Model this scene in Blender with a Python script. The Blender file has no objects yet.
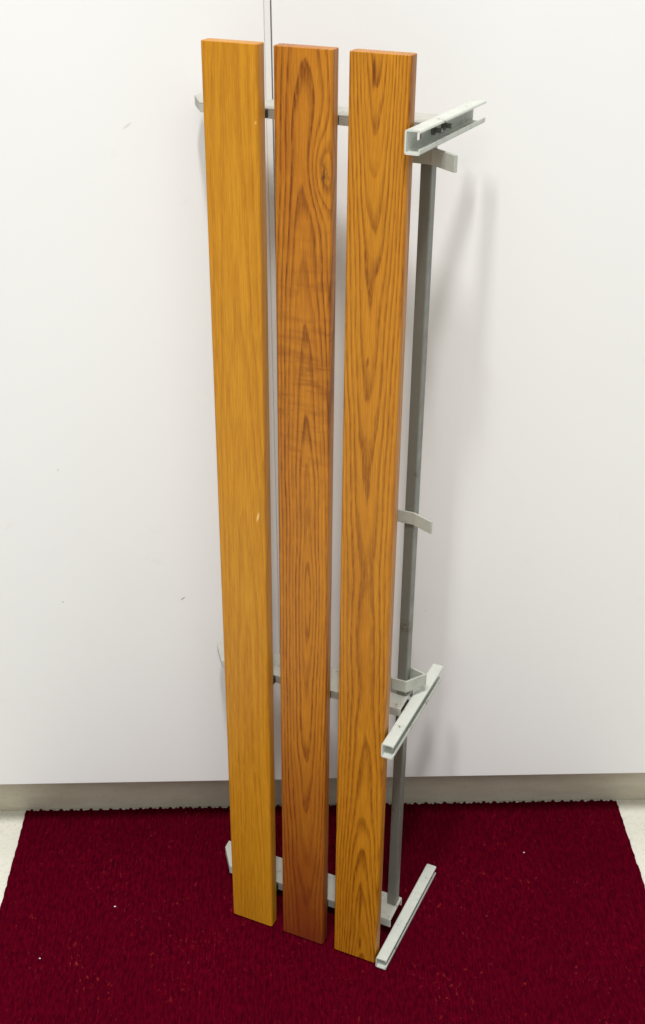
import bpy, bmesh, math, random
import numpy as np
from mathutils import Matrix, Vector

random.seed(4); rng = np.random.default_rng(4)
S = bpy.context.scene
COL = S.collection

# ------------------------------------------------------------------ camera
def rx(a): c, s = math.cos(a), math.sin(a); return Matrix(((1,0,0),(0,c,-s),(0,s,c)))
def ry(a): c, s = math.cos(a), math.sin(a); return Matrix(((c,0,s),(0,1,0),(-s,0,c)))
def rz(a): c, s = math.cos(a), math.sin(a); return Matrix(((c,-s,0),(s,c,0),(0,0,1)))
cam_d = bpy.data.cameras.new('camera')
cam = bpy.data.objects.new('camera', cam_d); COL.objects.link(cam)
R = rz(-0.02146) @ rx(-0.51775) @ ry(0.00279)
B = Matrix((R.col[0], R.col[2], -R.col[1])).transposed()
cam.matrix_world = Matrix.Translation((0.0675, -1.17634, 1.15959)) @ B.to_4x4()
cam_d.sensor_fit = 'VERTICAL'; cam_d.sensor_height = 36; cam_d.sensor_width = 36
cam_d.lens = 36 * 1220.9 / 1024
cam_d.clip_start = 0.02; cam_d.clip_end = 60
S.camera = cam

# ------------------------------------------------------------------ light
W = bpy.data.worlds.new('World'); S.world = W; W.use_nodes = True
bg = W.node_tree.nodes['Background']
bg.inputs[0].default_value = (0.955, 0.99, 1.0, 1); bg.inputs[1].default_value = 0.29
def area(name, loc, target, sx, sy, power, color):
    d = bpy.data.lights.new(name, 'AREA'); d.shape = 'RECTANGLE'; d.size = sx; d.size_y = sy
    d.energy = power; d.color = color
    o = bpy.data.objects.new(name, d); COL.objects.link(o); o.location = loc
    o.rotation_euler = (Vector(target) - Vector(loc)).to_track_quat('-Z', 'Y').to_euler()
    return o
# three ceiling luminaires above and in front of the cabinet, plus an added broad fill from behind the camera
area('ceiling_lamp', (0.085, -1.90, 4.20), (0.1, -0.1, 0.4), 0.16, 0.60, 72, (1, 0.992, 0.98))
area('ceiling_lamp', (-0.62, -1.90, 4.20), (0.1, -0.1, 0.4), 0.22, 0.50, 52, (1, 0.992, 0.98))
area('ceiling_lamp', (-1.00, -1.90, 4.20), (0.1, -0.1, 0.4), 0.9, 0.8, 10, (1, 0.992, 0.975))
area('front_fill', (0.3, -3.4, 3.6), (0.1, 0, 0.5), 2.6, 0.6, 30, (0.98, 1.0, 0.96))
S.view_settings.view_transform = 'Standard'; S.view_settings.look = 'None'
S.view_settings.exposure = 0.30; S.view_settings.gamma = 1
S.render.engine = 'CYCLES'

# ------------------------------------------------------------------ helpers
def tag(o, label=None, cat=None, group=None, kind=None):
    for k, v in (('label', label), ('category', cat), ('group', group), ('kind', kind)):
        if v: o[k] = v
    return o
def empty(name, mw):
    o = bpy.data.objects.new(name, None); COL.objects.link(o); o.matrix_world = mw
    o.empty_display_size = 0.05
    return o
def link(name, bm, mat, parent=None, bevel=0, seg=2, smooth=True):
    bmesh.ops.recalc_face_normals(bm, faces=bm.faces)
    me = bpy.data.meshes.new(name); bm.to_mesh(me); bm.free()
    me.materials.append(mat)
    o = bpy.data.objects.new(name, me); COL.objects.link(o)
    if parent: o.parent = parent
    if smooth:
        for p in me.polygons: p.use_smooth = True
    if bevel:
        m = o.modifiers.new('bevel', 'BEVEL'); m.width = bevel; m.segments = seg
        m.limit_method = 'ANGLE'; m.angle_limit = math.radians(35); m.harden_normals = True
    return o
def box(bm, a, b):
    vs = [bm.verts.new((x, y, z)) for x in (a[0], b[0]) for y in (a[1], b[1]) for z in (a[2], b[2])]
    for f in ((0,1,3,2),(4,6,7,5),(0,4,5,1),(2,3,7,6),(0,2,6,4),(1,5,7,3)):
        bm.faces.new([vs[i] for i in f])
    return vs
def prism(bm, poly, z0, z1):            # polygon in (x, y) raised along z
    a = [bm.verts.new((x, y, z0)) for x, y in poly]; b = [bm.verts.new((x, y, z1)) for x, y in poly]
    n = len(poly)
    bm.faces.new(a[::-1]); bm.faces.new(b)
    for i in range(n):
        bm.faces.new((a[i], a[(i+1) % n], b[(i+1) % n], b[i]))
    return a, b
def strip_outline(path, t):             # centre line -> closed outline of a bent flat strip
    L, Rr = [], []
    n = len(path)
    for i, p in enumerate(path):
        p = Vector(p)
        d0 = (p - Vector(path[i-1])).normalized() if i else None
        d1 = (Vector(path[i+1]) - p).normalized() if i < n-1 else None
        d = (d0 + d1).normalized() if d0 and d1 else (d0 or d1)
        k = 1 / max(0.5, d.dot(d1 or d0))
        nn = Vector((-d.y, d.x)) * t / 2 * k
        L.append(tuple(p + nn)); Rr.append(tuple(p - nn))
    return L + Rr[::-1]

# ------------------------------------------------------------------ material helpers
class NT:
    def __init__(s, name):
        s.m = bpy.data.materials.new(name); s.m.use_nodes = True
        s.t = s.m.node_tree; s.n = s.t.nodes; s.l = s.t.links
        s.bsdf = s.n['Principled BSDF']
        s.obj = s.n.new('ShaderNodeTexCoord').outputs['Object']
    def put(s, sock, v):
        if v is None: return
        if isinstance(v, bpy.types.NodeSocket): s.l.new(v, sock)
        else: sock.default_value = v
    def math(s, op, a, b=None, c=None, clamp=False):
        n = s.n.new('ShaderNodeMath'); n.operation = op; n.use_clamp = clamp
        for i, v in enumerate((a, b, c)): s.put(n.inputs[i], v)
        return n.outputs[0]
    def sep(s, v):
        n = s.n.new('ShaderNodeSeparateXYZ'); s.l.new(v, n.inputs[0]); return n.outputs
    def comb(s, x, y, z):
        n = s.n.new('ShaderNodeCombineXYZ')
        for i, v in enumerate((x, y, z)): s.put(n.inputs[i], v)
        return n.outputs[0]
    def scale(s, v, sc, off=(0,0,0)):
        n = s.n.new('ShaderNodeMapping'); s.l.new(v, n.inputs[0])
        n.inputs['Scale'].default_value = sc; n.inputs['Location'].default_value = off
        return n.outputs[0]
    def noise(s, v, scale=1, detail=3, rough=0.5, dist=0):
        n = s.n.new('ShaderNodeTexNoise'); s.l.new(v, n.inputs['Vector'])
        n.inputs['Scale'].default_value = scale; n.inputs['Detail'].default_value = detail
        n.inputs['Roughness'].default_value = rough; n.inputs['Distortion'].default_value = dist
        return n.outputs['Fac']
    def ramp(s, f, stops, interp='LINEAR'):
        n = s.n.new('ShaderNodeValToRGB'); s.l.new(f, n.inputs[0]); e = n.color_ramp.elements
        n.color_ramp.interpolation = interp
        while len(e) < len(stops): e.new(0.5)
        for q, (p, c) in zip(e, stops):
            q.position = p; q.color = (c if len(c) == 4 else (*c, 1)) if hasattr(c, '__len__') else (c, c, c, 1)
        return n.outputs[0]
    def mix(s, f, a, b, mode='MIX'):
        n = s.n.new('ShaderNodeMix'); n.data_type = 'RGBA'; n.blend_type = mode
        s.put(n.inputs[0], f)
        for i, v in ((6, a), (7, b)):
            if isinstance(v, tuple) and len(v) == 3: v = (*v, 1)
            s.put(n.inputs[i], v)
        return n.outputs[2]
    def bump(s, h, strength, dist):
        n = s.n.new('ShaderNodeBump'); s.l.new(h, n.inputs['Height'])
        n.inputs['Strength'].default_value = strength; n.inputs['Distance'].default_value = dist
        s.l.new(n.outputs[0], s.bsdf.inputs['Normal'])
    def mark(s, p, q, cx, cy, ang, hl, hw):       # a scratch or chip with soft ends, in the plane of two object axes
        ca, sa = math.cos(ang), math.sin(ang)
        dx = s.math('SUBTRACT', p, cx); dy = s.math('SUBTRACT', q, cy)
        a = s.math('ADD', s.math('MULTIPLY', dx, ca / hl), s.math('MULTIPLY', dy, sa / hl))
        b = s.math('ADD', s.math('MULTIPLY', dx, -sa / hw), s.math('MULTIPLY', dy, ca / hw))
        d = s.math('ADD', s.math('MULTIPLY', a, a), s.math('MULTIPLY', b, b))
        return s.math('POWER', 2.718, s.math('MULTIPLY', s.math('MULTIPLY', d, d), -1.0))
    def set(s, **kw):
        for k, v in kw.items():
            if isinstance(v, tuple) and len(v) == 3: v = (*v, 1)
            s.put(s.bsdf.inputs[k], v)
        return s.m

def wood(name, cu, cud, depth0, lin, quad, vq, ring, wob, light, mid, dark, contrast, seed, curl=0.0, knot=None, low_tint=0.0, marks=()):
    """Growth rings around a pith that lies behind the board and drifts along it."""
    t = NT(name); x, y, z = t.sep(t.obj)
    off = (seed * 3.1, seed * 1.7, seed * 5.3)
    slow = t.noise(t.scale(t.obj, (6, 6, 3.2), off), 1, 2, 0.5)
    slow2 = t.noise(t.scale(t.obj, (30, 30, 5), off), 1, 3, 0.55)
    fine = t.noise(t.scale(t.obj, (120, 120, 9), off), 1, 2, 0.5)
    sway = t.math('MULTIPLY', t.math('SUBTRACT', t.noise(t.scale(t.obj, (2, 2, 2.3), (seed*9, 3, seed)), 1, 1), 0.5), 0.012)
    dz = t.math('SUBTRACT', z, vq)
    depth = t.math('ADD', t.math('MULTIPLY', z, lin), depth0)
    depth = t.math('ADD', depth, t.math('MULTIPLY', t.math('MULTIPLY', dz, dz), quad))
    depth = t.math('ADD', depth, t.math('MULTIPLY', t.math('SUBTRACT', slow, 0.5), wob))
    du = t.math('SUBTRACT', t.math('SUBTRACT', x, t.math('ADD', t.math('MULTIPLY', z, cud), cu)), sway)
    dn = t.math('ADD', depth, t.math('MULTIPLY', y, -1.0))
    r = t.math('SQRT', t.math('ADD', t.math('MULTIPLY', du, du), t.math('MULTIPLY', dn, dn)))
    r = t.math('ADD', r, t.math('MULTIPLY', t.math('SUBTRACT', slow2, 0.5), 0.0058))
    r = t.math('ADD', r, t.math('MULTIPLY', t.math('SUBTRACT', fine, 0.5), 0.0009))
    core = None
    if knot:
        ku, kv = knot
        a = t.math('MULTIPLY', t.math('SUBTRACT', x, ku), 95); b = t.math('MULTIPLY', t.math('SUBTRACT', z, kv), 30)
        d2 = t.math('ADD', t.math('MULTIPLY', a, a), t.math('MULTIPLY', b, b))
        g = t.math('POWER', 2.718, t.math('MULTIPLY', d2, -1.0))
        r = t.math('ADD', r, t.math('MULTIPLY', g, 0.009))
        kn = t.noise(t.scale(t.obj, (260, 260, 110), off), 1, 3, 0.6)
        kx = t.math('ADD', x, t.math('MULTIPLY', t.math('SUBTRACT', kn, 0.5), 0.012))
        kz = t.math('ADD', z, t.math('MULTIPLY', t.math('SUBTRACT', kx, ku), 1.2))
        a = t.math('MULTIPLY', t.math('SUBTRACT', kx, ku + 0.003), 420); b = t.math('MULTIPLY', t.math('SUBTRACT', kz, kv), 105)
        d2 = t.math('ADD', t.math('MULTIPLY', a, a), t.math('MULTIPLY', b, b))
        core = t.math('POWER', 2.718, t.math('MULTIPLY', d2, -1.0))
    k = t.math('DIVIDE', r, ring)
    saw = t.math('FRACT', k)
    idn = t.math('FLOOR', k)
    wn = t.n.new('ShaderNodeTexWhiteNoise'); wn.noise_dimensions = '1D'; t.l.new(idn, wn.inputs['W'])
    each = wn.outputs['Value']                             # each ring its own strength
    late = t.ramp(saw, [(0.0, 0.25), (0.06, 0.0), (0.46, 0.05), (0.66, 0.60), (0.82, 1.0), (0.95, 1.0), (1.0, 0.4)])
    late = t.math('MULTIPLY', late, t.math('ADD', t.math('MULTIPLY', each, 0.65), 0.45))
    patchy = t.noise(t.scale(t.obj, (18, 18, 2.5), (seed, 7, seed*2)), 1, 3, 0.6)
    late = t.math('MULTIPLY', late, t.ramp(patchy, [(0.25, 0.5), (0.65, 1.0)]))
    brk = t.noise(t.scale(t.obj, (500, 500, 60), off), 1, 3, 0.7)
    late = t.math('MULTIPLY', late, t.ramp(brk, [(0.32, 0.35), (0.58, 1.1)]))
    fibre = t.noise(t.scale(t.obj, (900, 900, 22), off), 1, 4, 0.65)
    fib2 = t.noise(t.scale(t.obj, (350, 350, 40), off), 1, 3, 0.7)
    col = t.mix(t.ramp(patchy, [(0.3, 0.0), (0.72, 1.0)]), light, mid)
    col = t.mix(t.math('MULTIPLY', late, contrast, clamp=True), col, dark)
    col = t.mix(t.ramp(fibre, [(0.35, 0.34), (0.62, 0.0)]), col, tuple(c * 0.62 for c in dark))
    col = t.mix(t.ramp(fib2, [(0.45, 0.0), (0.8, 0.30)]), col, tuple(min(1, c * 1.25) for c in light))
    if curl:
        rip = t.noise(t.scale(t.obj, (22, 22, 105), off), 1, 3, 0.55, 0.6)
        msk = t.noise(t.scale(t.obj, (9, 9, 5), (seed, seed, 2)), 1, 1)
        band = t.math('POWER', 2.718, t.math('MULTIPLY', t.math('POWER', t.math('MULTIPLY', t.math('SUBTRACT', z, 0.74), 8.5), 2.0), -1.0))
        band = t.math('MULTIPLY', band, t.ramp(msk, [(0.3, 0.35), (0.6, 1.0)]))
        col = t.mix(t.math('MULTIPLY', t.math('MULTIPLY', t.ramp(rip, [(0.45, 0.0), (0.62, 1.0)]), band), curl), col, dark)
    if core is not None:
        col = t.mix(t.math('MULTIPLY', core, 0.92, clamp=True), col, (0.06, 0.018, 0.006))
    for mu, mv, ang, hl, hw, k, c in marks:
        col = t.mix(t.math('MULTIPLY', t.mark(x, z, mu, mv, ang, hl, hw), k), col, c)
    if low_tint:                                             # dark wine-red tint, growing towards the lower end
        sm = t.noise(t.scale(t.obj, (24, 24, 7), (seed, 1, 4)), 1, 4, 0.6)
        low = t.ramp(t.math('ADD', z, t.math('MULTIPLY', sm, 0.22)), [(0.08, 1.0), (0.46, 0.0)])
        col = t.mix(t.math('MULTIPLY', low, low_tint), col, (0.16, 0.020, 0.008))
    rough = t.ramp(fib2, [(0.3, 0.34), (0.75, 0.50)])
    t.bump(t.math('SUBTRACT', t.math('MULTIPLY', fibre, 0.4), t.math('MULTIPLY', late, 0.5)), 0.35, 0.0004)
    return t.set(**{'Base Color': col, 'Roughness': rough, 'Coat Weight': 0.08, 'Coat Roughness': 0.25, 'Specular IOR Level': 0.28})

def paint(name, base, worn, amount, rough=0.42, metallic=0.0):
    t = NT(name)
    a = t.noise(t.obj, 55, 4, 0.6); b = t.noise(t.obj, 420, 3, 0.6)
    col = t.mix(t.ramp(a, [(0.3, 0.0), (0.75, 1.0)]), base, tuple(c * 0.86 for c in base))
    chip = t.ramp(t.math('ADD', t.math('MULTIPLY', a, 0.6), t.math('MULTIPLY', b, 0.4)), [(0.63 - amount, 0.0), (0.66 - amount, 1.0)])
    col = t.mix(chip, col, worn)
    t.bump(b, 0.12, 0.0004)
    return t.set(**{'Base Color': col, 'Roughness': t.ramp(a, [(0.3, rough - 0.08), (0.7, rough + 0.12)]), 'Metallic': metallic})

M_slat = [
    wood('ochre_pine', 0.029, -0.004, 0.001, 0.027, 0.0, 0.5, 0.0042, 0.018,
         (0.59, 0.268, 0.014), (0.50, 0.200, 0.007), (0.33, 0.105, 0.004), 0.50, 1.3,
         marks=((0.0440, 0.5612, 1.35, 0.0050, 0.0012, 0.8, (0.80, 0.52, 0.20)), (0.049, 0.938, 1.2, 0.0016, 0.0010, 0.5, (0.75, 0.45, 0.15)),
                (0.013, 0.245, 1.5, 0.009, 0.0005, 0.5, (0.20, 0.06, 0.004)))),
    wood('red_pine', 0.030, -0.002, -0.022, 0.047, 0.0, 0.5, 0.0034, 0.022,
         (0.56, 0.218, 0.013), (0.41, 0.128, 0.005), (0.155, 0.034, 0.002), 1.05, 4.7, curl=0.45, knot=(0.0425, 0.905), low_tint=0.9),
    wood('golden_pine', 0.035, -0.014, 0.026, 0.0, -0.070, 0.48, 0.0027, 0.0080,
         (0.58, 0.242, 0.013), (0.47, 0.168, 0.006), (0.20, 0.052, 0.002), 1.0, 8.2,
         marks=((0.021, 0.985, 1.55, 0.012, 0.0016, 0.9, (0.15, 0.035, 0.002)), (0.022, 0.742, 1.5, 0.005, 0.0013, 0.7, (0.16, 0.04, 0.002)),
                (0.031, 0.086, 1.55, 0.032, 0.0015, 0.75, (0.15, 0.035, 0.002)), (0.032, 0.024, 1.55, 0.010, 0.0016, 0.75, (0.15, 0.035, 0.002)))),
]
M_pale = paint('pale_grey_green_paint', (0.58, 0.60, 0.54), (0.24, 0.19, 0.13), 0.040)
M_cream = paint('cream_painted_steel', (0.46, 0.455, 0.40), (0.24, 0.19, 0.13), 0.03)
M_hook = paint('grey_green_paint', (0.44, 0.46, 0.40), (0.22, 0.16, 0.10), 0.03)
M_rail = paint('dull_grey_metal', (0.185, 0.19, 0.165), (0.12, 0.105, 0.08), 0.02, 0.40, 0.2)
M_dark = paint('dark_rubber', (0.025, 0.024, 0.024), (0.05, 0.045, 0.04), 0.0, 0.6)
M_bolt = paint('dark_steel', (0.20, 0.20, 0.18), (0.16, 0.10, 0.06), 0.0, 0.45, 0.5)

def laminate():
    t = NT('white_laminate')
    a = t.noise(t.obj, 1.8, 3, 0.5); b = t.noise(t.obj, 26, 4, 0.6); c = t.noise(t.obj, 300, 2)
    col = t.mix(t.ramp(a, [(0.3, 0.0), (0.7, 1.0)]), (0.80, 0.795, 0.785), (0.785, 0.775, 0.765))
    col = t.mix(t.ramp(b, [(0.66, 0.0), (0.80, 0.35)]), col, (0.70, 0.68, 0.64))
    speck = t.noise(t.scale(t.obj, (1, 1, 1.6), (3, 1, 2)), 75, 1, 0.4)
    col = t.mix(t.ramp(speck, [(0.83, 0.0), (0.86, 0.45)]), col, (0.45, 0.42, 0.38))
    x, y, z = t.sep(t.obj)
    for wx, wz, ang, hl, hw, k in ((-0.0683, 0.3772, 0.7, 0.0034, 0.0008, 0.75), (-0.0894, 0.9083, 0.6, 0.0050, 0.0012, 0.22), (-0.2063, 0.3748, 0.2, 0.0014, 0.0008, 0.5),
                                   (-0.1933, 0.5461, 1.2, 0.0012, 0.0008, 0.4)):
        col = t.mix(t.math('MULTIPLY', t.mark(x, z, wx - 0.045, wz + 0.006, ang, hl, hw), k), col, (0.16, 0.15, 0.13))
    t.bump(c, 0.05, 0.0003)
    return t.set(**{'Base Color': col, 'Roughness': t.ramp(b, [(0.3, 0.34), (0.8, 0.46)])})
M_door = laminate()
M_strip = NT('grey_edge_strip').set(**{'Base Color': (0.74, 0.73, 0.70), 'Roughness': 0.5})
def plinth_mat():
    t = NT('beige_plinth')
    a = t.noise(t.scale(t.obj, (3, 3, 14)), 6, 4, 0.6); b = t.noise(t.obj, 160, 3, 0.6)
    col = t.mix(t.ramp(a, [(0.3, 0.0), (0.75, 1.0)]), (0.66, 0.61, 0.48), (0.55, 0.50, 0.38))
    col = t.mix(t.ramp(b, [(0.55, 0.0), (0.85, 0.35)]), col, (0.30, 0.27, 0.21))
    return t.set(**{'Base Color': col, 'Roughness': 0.55})
M_plinth = plinth_mat()
def floor_mat():
    t = NT('speckled_vinyl')
    a = t.noise(t.obj, 9, 4, 0.6); b = t.noise(t.obj, 170, 3, 0.6); c = t.noise(t.scale(t.obj, (1,1,1), (5,2,9)), 330, 2, 0.5)
    col = t.mix(t.ramp(a, [(0.3, 0.0), (0.7, 1.0)]), (0.76, 0.745, 0.66), (0.70, 0.68, 0.59))
    col = t.mix(t.ramp(b, [(0.52, 0.0), (0.70, 0.45)]), col, (0.52, 0.49, 0.40))
    col = t.mix(t.ramp(c, [(0.70, 0.0), (0.76, 0.75)]), col, (0.20, 0.18, 0.14))
    return t.set(**{'Base Color': col, 'Roughness': 0.42})
M_floor = floor_mat()
def mat_mat():
    t = NT('red_ribbed_carpet')
    a = t.noise(t.scale(t.obj, (1, 0.30, 1)), 330, 3, 0.65); b = t.noise(t.obj, 7, 4, 0.6)
    f = t.noise(t.scale(t.obj, (1, 0.7, 1), (4, 4, 4)), 240, 2, 0.5)
    big = t.noise(t.scale(t.obj, (1, 1, 1), (1, 7, 4)), 14, 3, 0.6)
    col = t.mix(t.ramp(a, [(0.32, 0.0), (0.68, 1.0)]), (0.042, 0.0004, 0.0052), (0.118, 0.0010, 0.0092))
    col = t.mix(t.ramp(b, [(0.3, 0.0), (0.75, 0.4)]), col, (0.050, 0.0006, 0.0062))
    fl = t.math('MULTIPLY', t.ramp(f, [(0.64, 0.0), (0.74, 0.55)]), t.ramp(big, [(0.42, 0.1), (0.62, 1.0)]))
    col = t.mix(fl, col, (0.32, 0.030, 0.022))
    return t.set(**{'Base Color': col, 'Roughness': 0.95, 'Specular IOR Level': 0.0, 'Sheen Weight': 0.0})
M_mat = mat_mat()

# ------------------------------------------------------------------ floor, cabinet
bm = bmesh.new()
box(bm, (-3.0, -4.5, -0.056), (3.2, 0.9, -0.006))
tag(link('floor', bm, M_floor, smooth=False), 'pale speckled vinyl floor', kind='structure')

cab = tag(empty('cabinet', Matrix.Translation((0.045, 0.066, -0.006))),
          'tall white cabinet with flat laminate doors above a recessed beige plinth', 'cabinet')
def cab_box(name, a, b, m, bev=0.0012):
    bm = bmesh.new(); d = cab.matrix_world.translation
    box(bm, tuple(Vector(a) - d), tuple(Vector(b) - d))
    return link(name, bm, m, cab, bev)
cab_box('carcass', (-1.17, 0.0205, 0.0975), (1.26, 0.60, 2.32), M_strip)
cab_box('plinth', (-1.15, 0.066, -0.006), (1.24, 0.58, 0.0968), M_plinth)
cab_box('door', (-1.17, 0.0, 0.0995), (0.0415, 0.019, 2.32), M_door, 0.0014)
cab_box('door', (0.0480, 0.0008, 0.0995), (1.26, 0.0198, 2.32), M_door, 0.0014)
cab_box('edge_strip', (0.0415, 0.0009, 0.0995), (0.0470, 0.0192, 2.32), M_strip, 0.0006)

# ------------------------------------------------------------------ mat: ribbed pile as real relief
def build_mat():
    x0, x1, yb, yf = -0.306, 0.492, 0.0625, -0.70
    pitch = 0.00665
    nx, ny = 560, 520
    xs = np.linspace(x0, x1, nx); ys = np.linspace(yb, yf, ny)
    X, Y = np.meshgrid(xs, ys)
    def smooth_noise(cx, cy, seed):
        r = np.random.default_rng(seed); g = r.random((cy + 2, cx + 2))
        u = (X - x0) / (x1 - x0) * cx; v = (Y - yf) / (yb - yf) * cy
        i = np.clip(u.astype(int), 0, cx); j = np.clip(v.astype(int), 0, cy); fu = u - i; fv = v - j
        fu = fu * fu * (3 - 2 * fu); fv = fv * fv * (3 - 2 * fv)
        return (g[j, i] * (1 - fu) + g[j, i + 1] * fu) * (1 - fv) + (g[j + 1, i] * (1 - fu) + g[j + 1, i + 1] * fu) * fv
    wob = (smooth_noise(40, 40, 1) - 0.5) * 0.0025
    rib = 0.5 + 0.5 * np.cos(2 * math.pi * (X + wob) / pitch)
    Z = -0.0036 + 0.0028 * rib ** 0.8
    Z += (smooth_noise(230, 110, 2) - 0.5) * 0.0007 + (rng.random(X.shape) - 0.5) * 0.0010
    Z += (smooth_noise(9, 8, 3) - 0.5) * 0.0012
    Z -= 0.0008
    # scalloped back edge, slightly frayed sides
    edge = np.clip(1 - (yb - Y) / 0.02, 0, 1)
    Yd = Y + edge * (0.0034 * (np.abs(np.sin(math.pi * X / (pitch * 2))) ** 0.7 - 0.7) + (smooth_noise(260, 3, 5) - 0.5) * 0.0010)
    side = np.clip(1 - np.minimum(X - x0, x1 - X) / 0.01, 0, 1)
    Xd = X + side * (smooth_noise(3, 120, 6) - 0.5) * 0.0012
    # the mat's sides are not perfectly square to the cabinet
    top = np.stack([Xd, Yd, Z], -1).reshape(-1, 3)
    ring = [j for j in range(nx)] + [i * nx + nx - 1 for i in range(1, ny)] + \
           [(ny - 1) * nx + j for j in range(nx - 2, -1, -1)] + [i * nx for i in range(ny - 2, 0, -1)]
    low = top[ring].copy(); low[:, 2] = -0.0055
    verts = np.concatenate([top, low])
    idx = np.arange(nx * ny).reshape(ny, nx)
    q = np.stack([idx[:-1, :-1], idx[1:, :-1], idx[1:, 1:], idx[:-1, 1:]], -1).reshape(-1, 4)
    n = len(ring); base = nx * ny; k = np.arange(n); k1 = (k + 1) % n; rg = np.array(ring)
    sk = np.stack([rg[k], rg[k1], base + k1, base + k], -1)
    faces = np.concatenate([q, sk])
    me = bpy.data.meshes.new('door_mat')
    me.vertices.add(len(verts)); me.vertices.foreach_set('co', verts.ravel())
    me.loops.add(len(faces) * 4); me.loops.foreach_set('vertex_index', faces.ravel().astype(np.int32))
    me.polygons.add(len(faces)); me.polygons.foreach_set('loop_start', np.arange(0, len(faces) * 4, 4, dtype=np.int32))
    me.polygons.foreach_set('loop_total', np.full(len(faces), 4, dtype=np.int32))
    me.update(); me.validate()
    me.materials.append(M_mat)
    o = bpy.data.objects.new('door_mat', me); COL.objects.link(o)
    return tag(o, 'dark red ribbed carpet mat lying on the pale floor under the rack', 'door mat')
build_mat()

# ------------------------------------------------------------------ the rack (local axes: x across the slats, y backwards, z along them)
RK = rz(-0.43753) @ ry(0.00208) @ rx(-0.02001)
rack = tag(empty('coat_rack', Matrix.Translation((-0.01927, -0.125, 0.0)) @ RK.to_4x4()),
           'coat rack of three varnished pine slats on pale metal brackets, standing upright on red mat', 'coat rack')
PITCH = 0.06654

def slat(i, label):
    u0, u1, t, r = -0.001, 0.0517, 0.015, 0.0028
    bm = bmesh.new()
    pts = []
    for cx, cy, a0 in ((u0 + r, r, 180), (u1 - r, r, 270), (u1 - r, t - r, 0), (u0 + r, t - r, 90)):
        for q in range(7):
            an = math.radians(a0 + q * 15); pts.append((cx + r * math.cos(an), cy + r * math.sin(an)))
    prism(bm, pts, 0.0, 1.0)
    o = link('slat', bm, M_slat[i], rack, 0.0007, 2)
    o.modifiers['bevel'].angle_limit = math.radians(60)
    o.location = (i * PITCH, 0, 0)
    o['label'] = label
    return o
slat(0, 'yellow ochre slat with faint grain')
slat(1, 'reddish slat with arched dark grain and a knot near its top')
slat(2, 'golden slat with fine straight dark grain')

# crossbars: folded sheet, open underneath, with an oblique outer end
def crossbar(v0, v1):
    bm = bmesh.new()
    n0, n1, t = 0.042, 0.081, 0.0018
    uL0, uL1, uR = -0.027, -0.048, 0.1868
    prism(bm, [(uL0, n0), (uR, n0), (uR, n1), (uL1, n1), (uL1 + 0.001, n1 - 0.012)], v1 - t, v1)
    prism(bm, [(uL0, n0), (uR, n0), (uR, n0 + t), (uL0 - 0.001, n0 + t)], v0, v1 - t)
    prism(bm, [(uL1, n1 - t), (uR, n1 - t), (uR, n1), (uL1, n1)], v0, v1 - t)
    prism(bm, [(uL0 - 0.001, n0 + t), (uL0 + 0.001, n0 + t), (uL1 + 0.003, n1 - 0.012), (uL1 + 0.001, n1 - 0.012)], v0, v1 - t)
    o = link('crossbar', bm, M_cream, rack, 0.0005)
    for i in range(3):
        bm = bmesh.new(); c = i * PITCH + 0.0255
        box(bm, (c - 0.015, 0.0152, v0 + 0.0012), (c + 0.0152, n0 - 0.0003, v1 - 0.0004))
        link('spacer', bm, M_dark, o, 0.0006)
    return o
crossbar(0.9335, 0.9422)
crossbar(0.3305, 0.3405)
crossbar(0.0178, 0.0296)

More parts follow.
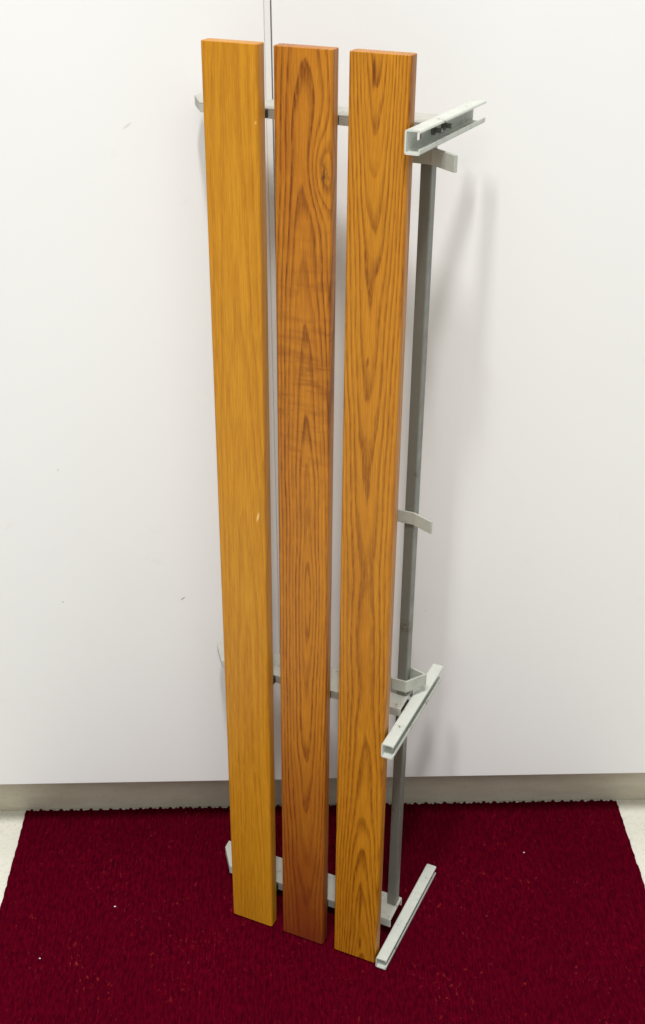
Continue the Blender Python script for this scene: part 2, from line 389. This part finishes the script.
# mounting channels: lipped C section, open to the right
def channel(v0, v1, n0, n1, skew, hole=None, bolts=(), drop=0.0):
    u0, u1, t, lip, lip1 = 0.1870, 0.2000, 0.0014, 0.0046, 0.0022
    bm = bmesh.new()
    h0, h1 = (hole[1] - 0.0033, hole[1] + 0.0033) if hole else ((v0 + v1) / 2 - 0.003, (v0 + v1) / 2 + 0.003)
    # closed profile in (u, v), counter-clockwise; the web (first points) carries the hole rows
    c = 0.0016
    P = [(u0, h1), (u0, h0), (u0, v0 + c), (u0 + c * .3, v0 + c * .3), (u0 + c, v0), (u1 - c, v0), (u1 - c * .3, v0 + c * .3), (u1, v0 + c), (u1, v0 + lip),
         (u1 - t, v0 + lip), (u1 - t, v0 + c + .0004), (u1 - t - .0006, v0 + t), (u0 + t + .0006, v0 + t), (u0 + t, v0 + c + .0004), (u0 + t, h0), (u0 + t, h1),
         (u0 + t, v1 - c - .0004), (u0 + t + .0006, v1 - t), (u1 - t - .0006, v1 - t), (u1 - t, v1 - c - .0004), (u1 - t, v1 - lip1),
         (u1, v1 - lip1), (u1, v1 - c), (u1 - c * .3, v1 - c * .3), (u1 - c, v1), (u0 + c, v1), (u0 + c * .3, v1 - c * .3), (u0, v1 - c)]
    st = [n0] + ([hole[0] - 0.0045, hole[0] + 0.0045] if hole else []) + [n1]
    rows = [[bm.verts.new((u + skew * (n - n0), n, v - drop * (n - n0))) for u, v in P] for n in st]
    m = len(P)
    for k in range(len(st) - 1):
        for i in range(m):
            if hole and k == 1 and i in (0, 14): continue
            j = (i + 1) % m
            bm.faces.new((rows[k][i], rows[k][j], rows[k+1][j], rows[k+1][i]))
    if hole:
        a, b = rows[1], rows[2]
        bm.faces.new((a[0], a[1], a[14], a[15])); bm.faces.new((b[0], b[1], b[14], b[15]))
        bm.faces.new((a[0], b[0], b[15], a[15])); bm.faces.new((a[1], b[1], b[14], a[14]))
    # end caps, quad strip between outer and inner outline
    for rw in (rows[0], rows[-1]):
        f = bm.faces.new(rw); f.normal_update()
        bmesh.ops.triangulate(bm, faces=[f])
    o = link('mounting_channel', bm, M_pale, rack, 0, smooth=False)
    for n in bolts:
        vc = (v0 + v1) / 2 - drop * (n - n0)
        bm = bmesh.new()
        uc = u0 + t + skew * (n - n0)
        for rr, a0, a1, sg in ((0.0042, -0.0002, 0.0030, 6), (0.0021, 0.0030, 0.0085, 10)):
            va = []
            for uu in (a0, a1):
                va.append([bm.verts.new((uc + uu, n + rr * math.cos(q * 2 * math.pi / sg), vc + rr * math.sin(q * 2 * math.pi / sg))) for q in range(sg)])
            bm.faces.new(va[0]); bm.faces.new(va[1][::-1])
            for q in range(sg):
                bm.faces.new((va[0][q], va[0][(q+1) % sg], va[1][(q+1) % sg], va[1][q]))
        link('bolt', bm, M_bolt, o, 0.0003, smooth=False)
    return o
channel(0.9280, 0.9474, -0.0145, 0.157, 0.006, (0.0155, 0.9375), (0.047, 0.072), 0.026)
channel(0.3190, 0.3365, -0.0136, 0.140, 0.010, None, (0.048, 0.074))
channel(0.0005, 0.0155, -0.0045, 0.160, 0.024, None, (0.046, 0.072))

# rail running down behind the slats' right-hand side
bm = bmesh.new()
box(bm, (0.1736, 0.0645, 0.3408), (0.1842, 0.0775, 0.9333))
box(bm, (0.1736, 0.0645, 0.0298), (0.1842, 0.0775, 0.3285))
link('rail', bm, M_rail, rack, 0.0011, 3)

# coat hooks: flat strips bent round the rail
def hook(path, v0, v1, t=0.0022):
    bm = bmesh.new()
    prism(bm, strip_outline(path, t), v0, v1)
    return link('coat_hook', bm, M_hook, rack, 0.0005, smooth=False)
hook([(0.152, 0.073), (0.168, 0.0628), (0.1838, 0.0628), (0.2120, 0.0430)], 0.9042, 0.9185, 0.0034)
hook([(0.152, 0.076), (0.1685, 0.0628), (0.1838, 0.0628), (0.2062, 0.0525)], 0.5532, 0.5668)
hook([(0.158, 0.070), (0.1695, 0.0628), (0.1845, 0.0628), (0.1985, 0.0835), (0.1800, 0.0890)], 0.3480, 0.3625)

# ------------------------------------------------------------------ lint caught in the pile
def lint(x, y, s, label):
    bm = bmesh.new()
    bmesh.ops.create_icosphere(bm, subdivisions=2, radius=1)
    for v in bm.verts:
        v.co *= 1 + random.uniform(-0.25, 0.25); v.co.x *= s * 1.4; v.co.y *= s; v.co.z *= s * 0.6
    o = link('lint_speck', bm, M_lint); o.location = (x, y, 0.0010)
    tag(o, label, 'lint', 'white lint on the red mat')
M_lint = NT('white_lint').set(**{'Base Color': (0.75, 0.72, 0.68), 'Roughness': 0.9})
lint(-0.1651, -0.1111, 0.0009, 'tiny white lint speck on red mat just left of the ochre slat')
lint(-0.2430, -0.1875, 0.0008, 'tiny white lint speck on red mat nearest its left edge')
lint(0.3502, -0.0344, 0.0008, 'tiny white lint speck on red mat right of the rack')
